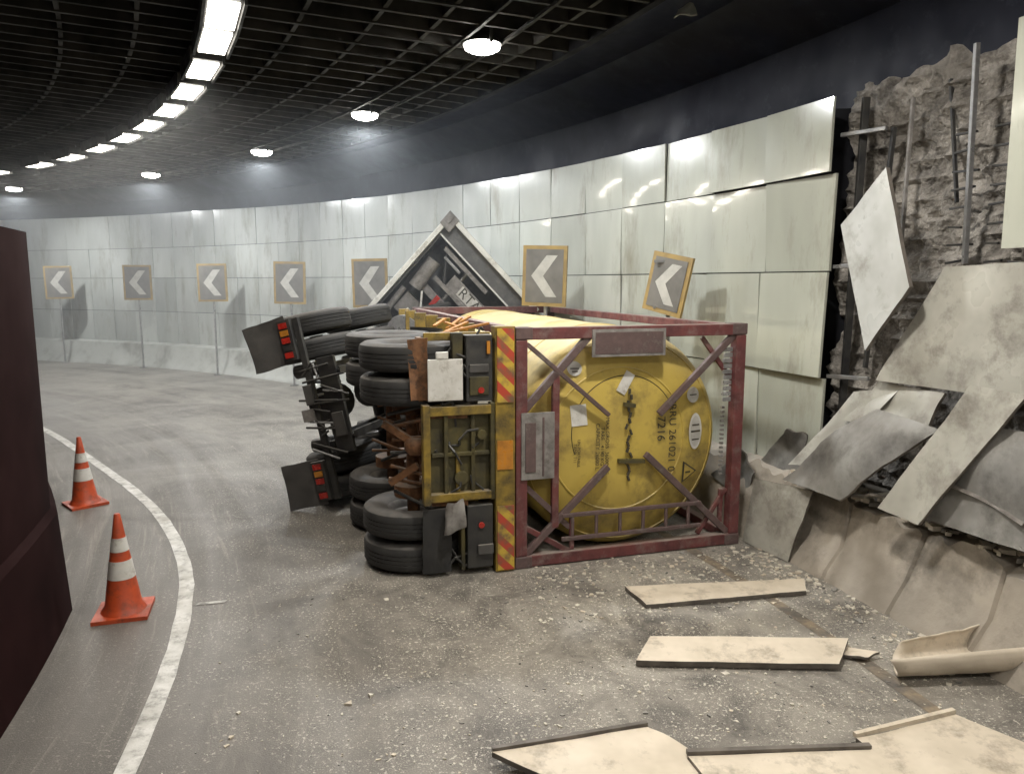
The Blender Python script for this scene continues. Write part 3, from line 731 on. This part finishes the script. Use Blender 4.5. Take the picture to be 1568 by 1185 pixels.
for i in range(nl+1):
    t_=i/nl; r=.12+.09*t_
    for j in range(na_+1):
        q=j/na_
        A=math.radians(-118+q*235)           # open trough, lip curling over at the back
        off=(.30*(q-.3)) if t_<.5 else 0
        c=p0+(p1-p0)*t_+ax*off*(1-2*t_ if t_<.5 else 0)
        rr=r*(1.15-.25*q)+.012*noise.noise(Vector((i*.5,j*.3,0)))
        vs.append(c+sd*(rr*1.35*math.sin(A))+Z*max(.012,r+.015-rr*math.cos(A)))
for i in range(nl):
    for j in range(na_):
        q=i*(na_+1)+j; fs.append((q,q+1,q+na_+2,q+na_+1))
m.add(vs,fs,'panelg'); o=m.obj('curled_wall_panel',smooth=60); s_=o.modifiers.new('s','SOLIDIFY'); s_.thickness=.012
# chips
m=MB()
def chip(x,y,s,z=.003):
    n=random.randint(3,6); a0=random.random()*6; h=s*random.uniform(.1,.5)
    vs=[];asp=random.uniform(.35,1)
    ro=random.random()*3
    for i in range(n):
        A=a0+2*math.pi*i/n+random.uniform(-.3,.3); r=s*random.uniform(.5,1)
        px,py=r*math.cos(A),r*math.sin(A)*asp
        vs.append((x+px*math.cos(ro)-py*math.sin(ro),y+px*math.sin(ro)+py*math.cos(ro),z+h*random.uniform(.4,1)))
    b0=[(vx,vy,0.001 if z<.1 else z-.02) for vx,vy,_ in vs]
    m.add(vs+b0,[tuple(range(n))]+[(i,(i+1)%n,n+(i+1)%n,n+i) for i in range(n)],random.choice(['chip','chip','chip','panelg','paneld']))
def dC(x,y): return math.hypot(x-CX,y-CY)
for i in range(4200):
    x=random.gauss(1.4,1.7); y=random.uniform(3.4,9.0)
    if (x<-2.3) or dC(x,y)>31.4: continue
    if x<2.6 and y>7.0+.3*x and x>-1.3: continue
    chip(x,y,min(.06,.004+random.expovariate(1/.006)))
for i in range(460):
    x=random.uniform(.2,3.0); y=random.uniform(6.0,7.4)+.2*x
    if dC(x,y)>31.45: continue
    chip(x,y,random.uniform(.01,.04))
for i in range(260):
    q=P(random.uniform(14,19.5),random.uniform(31.85,32.3)); 
    chip(q.x,q.y,random.uniform(.02,.08),.80)
for i in range(180):
    q=P(random.uniform(14,19.5),random.uniform(31.1,31.5)); 
    chip(q.x,q.y,random.uniform(.01,.05))
for i in range(300):
    q=P(random.uniform(10,60),random.uniform(26,31)); chip(q.x,q.y,random.uniform(.005,.018))
m.obj('debris_chips')
m=MB()
m.patch([(1.75,8.6,5.72),(2.0,8.6,5.75),(1.98,8.7,5.9),(1.85,8.8,5.86)],.01,'panelb',4,4,.03,.03)
m.patch([(2.1,8.3,5.85),(2.2,8.2,5.98),(2.15,8.3,6.02),(2.08,8.4,5.9)],.01,'panelb',4,4,.03,.03)
m.obj('hanging_ceiling_scrap')

# ---------------------------------------------------------------- camera
cam=bpy.data.cameras.new('camera'); co=bpy.data.objects.new('camera',cam); sc.collection.objects.link(co)
co.location=(0,0,2.9); co.rotation_euler=(math.radians(90-8.02),0,0); cam.lens=26.4; cam.sensor_width=36; cam.clip_end=500; cam.clip_start=.05
sc.camera=co
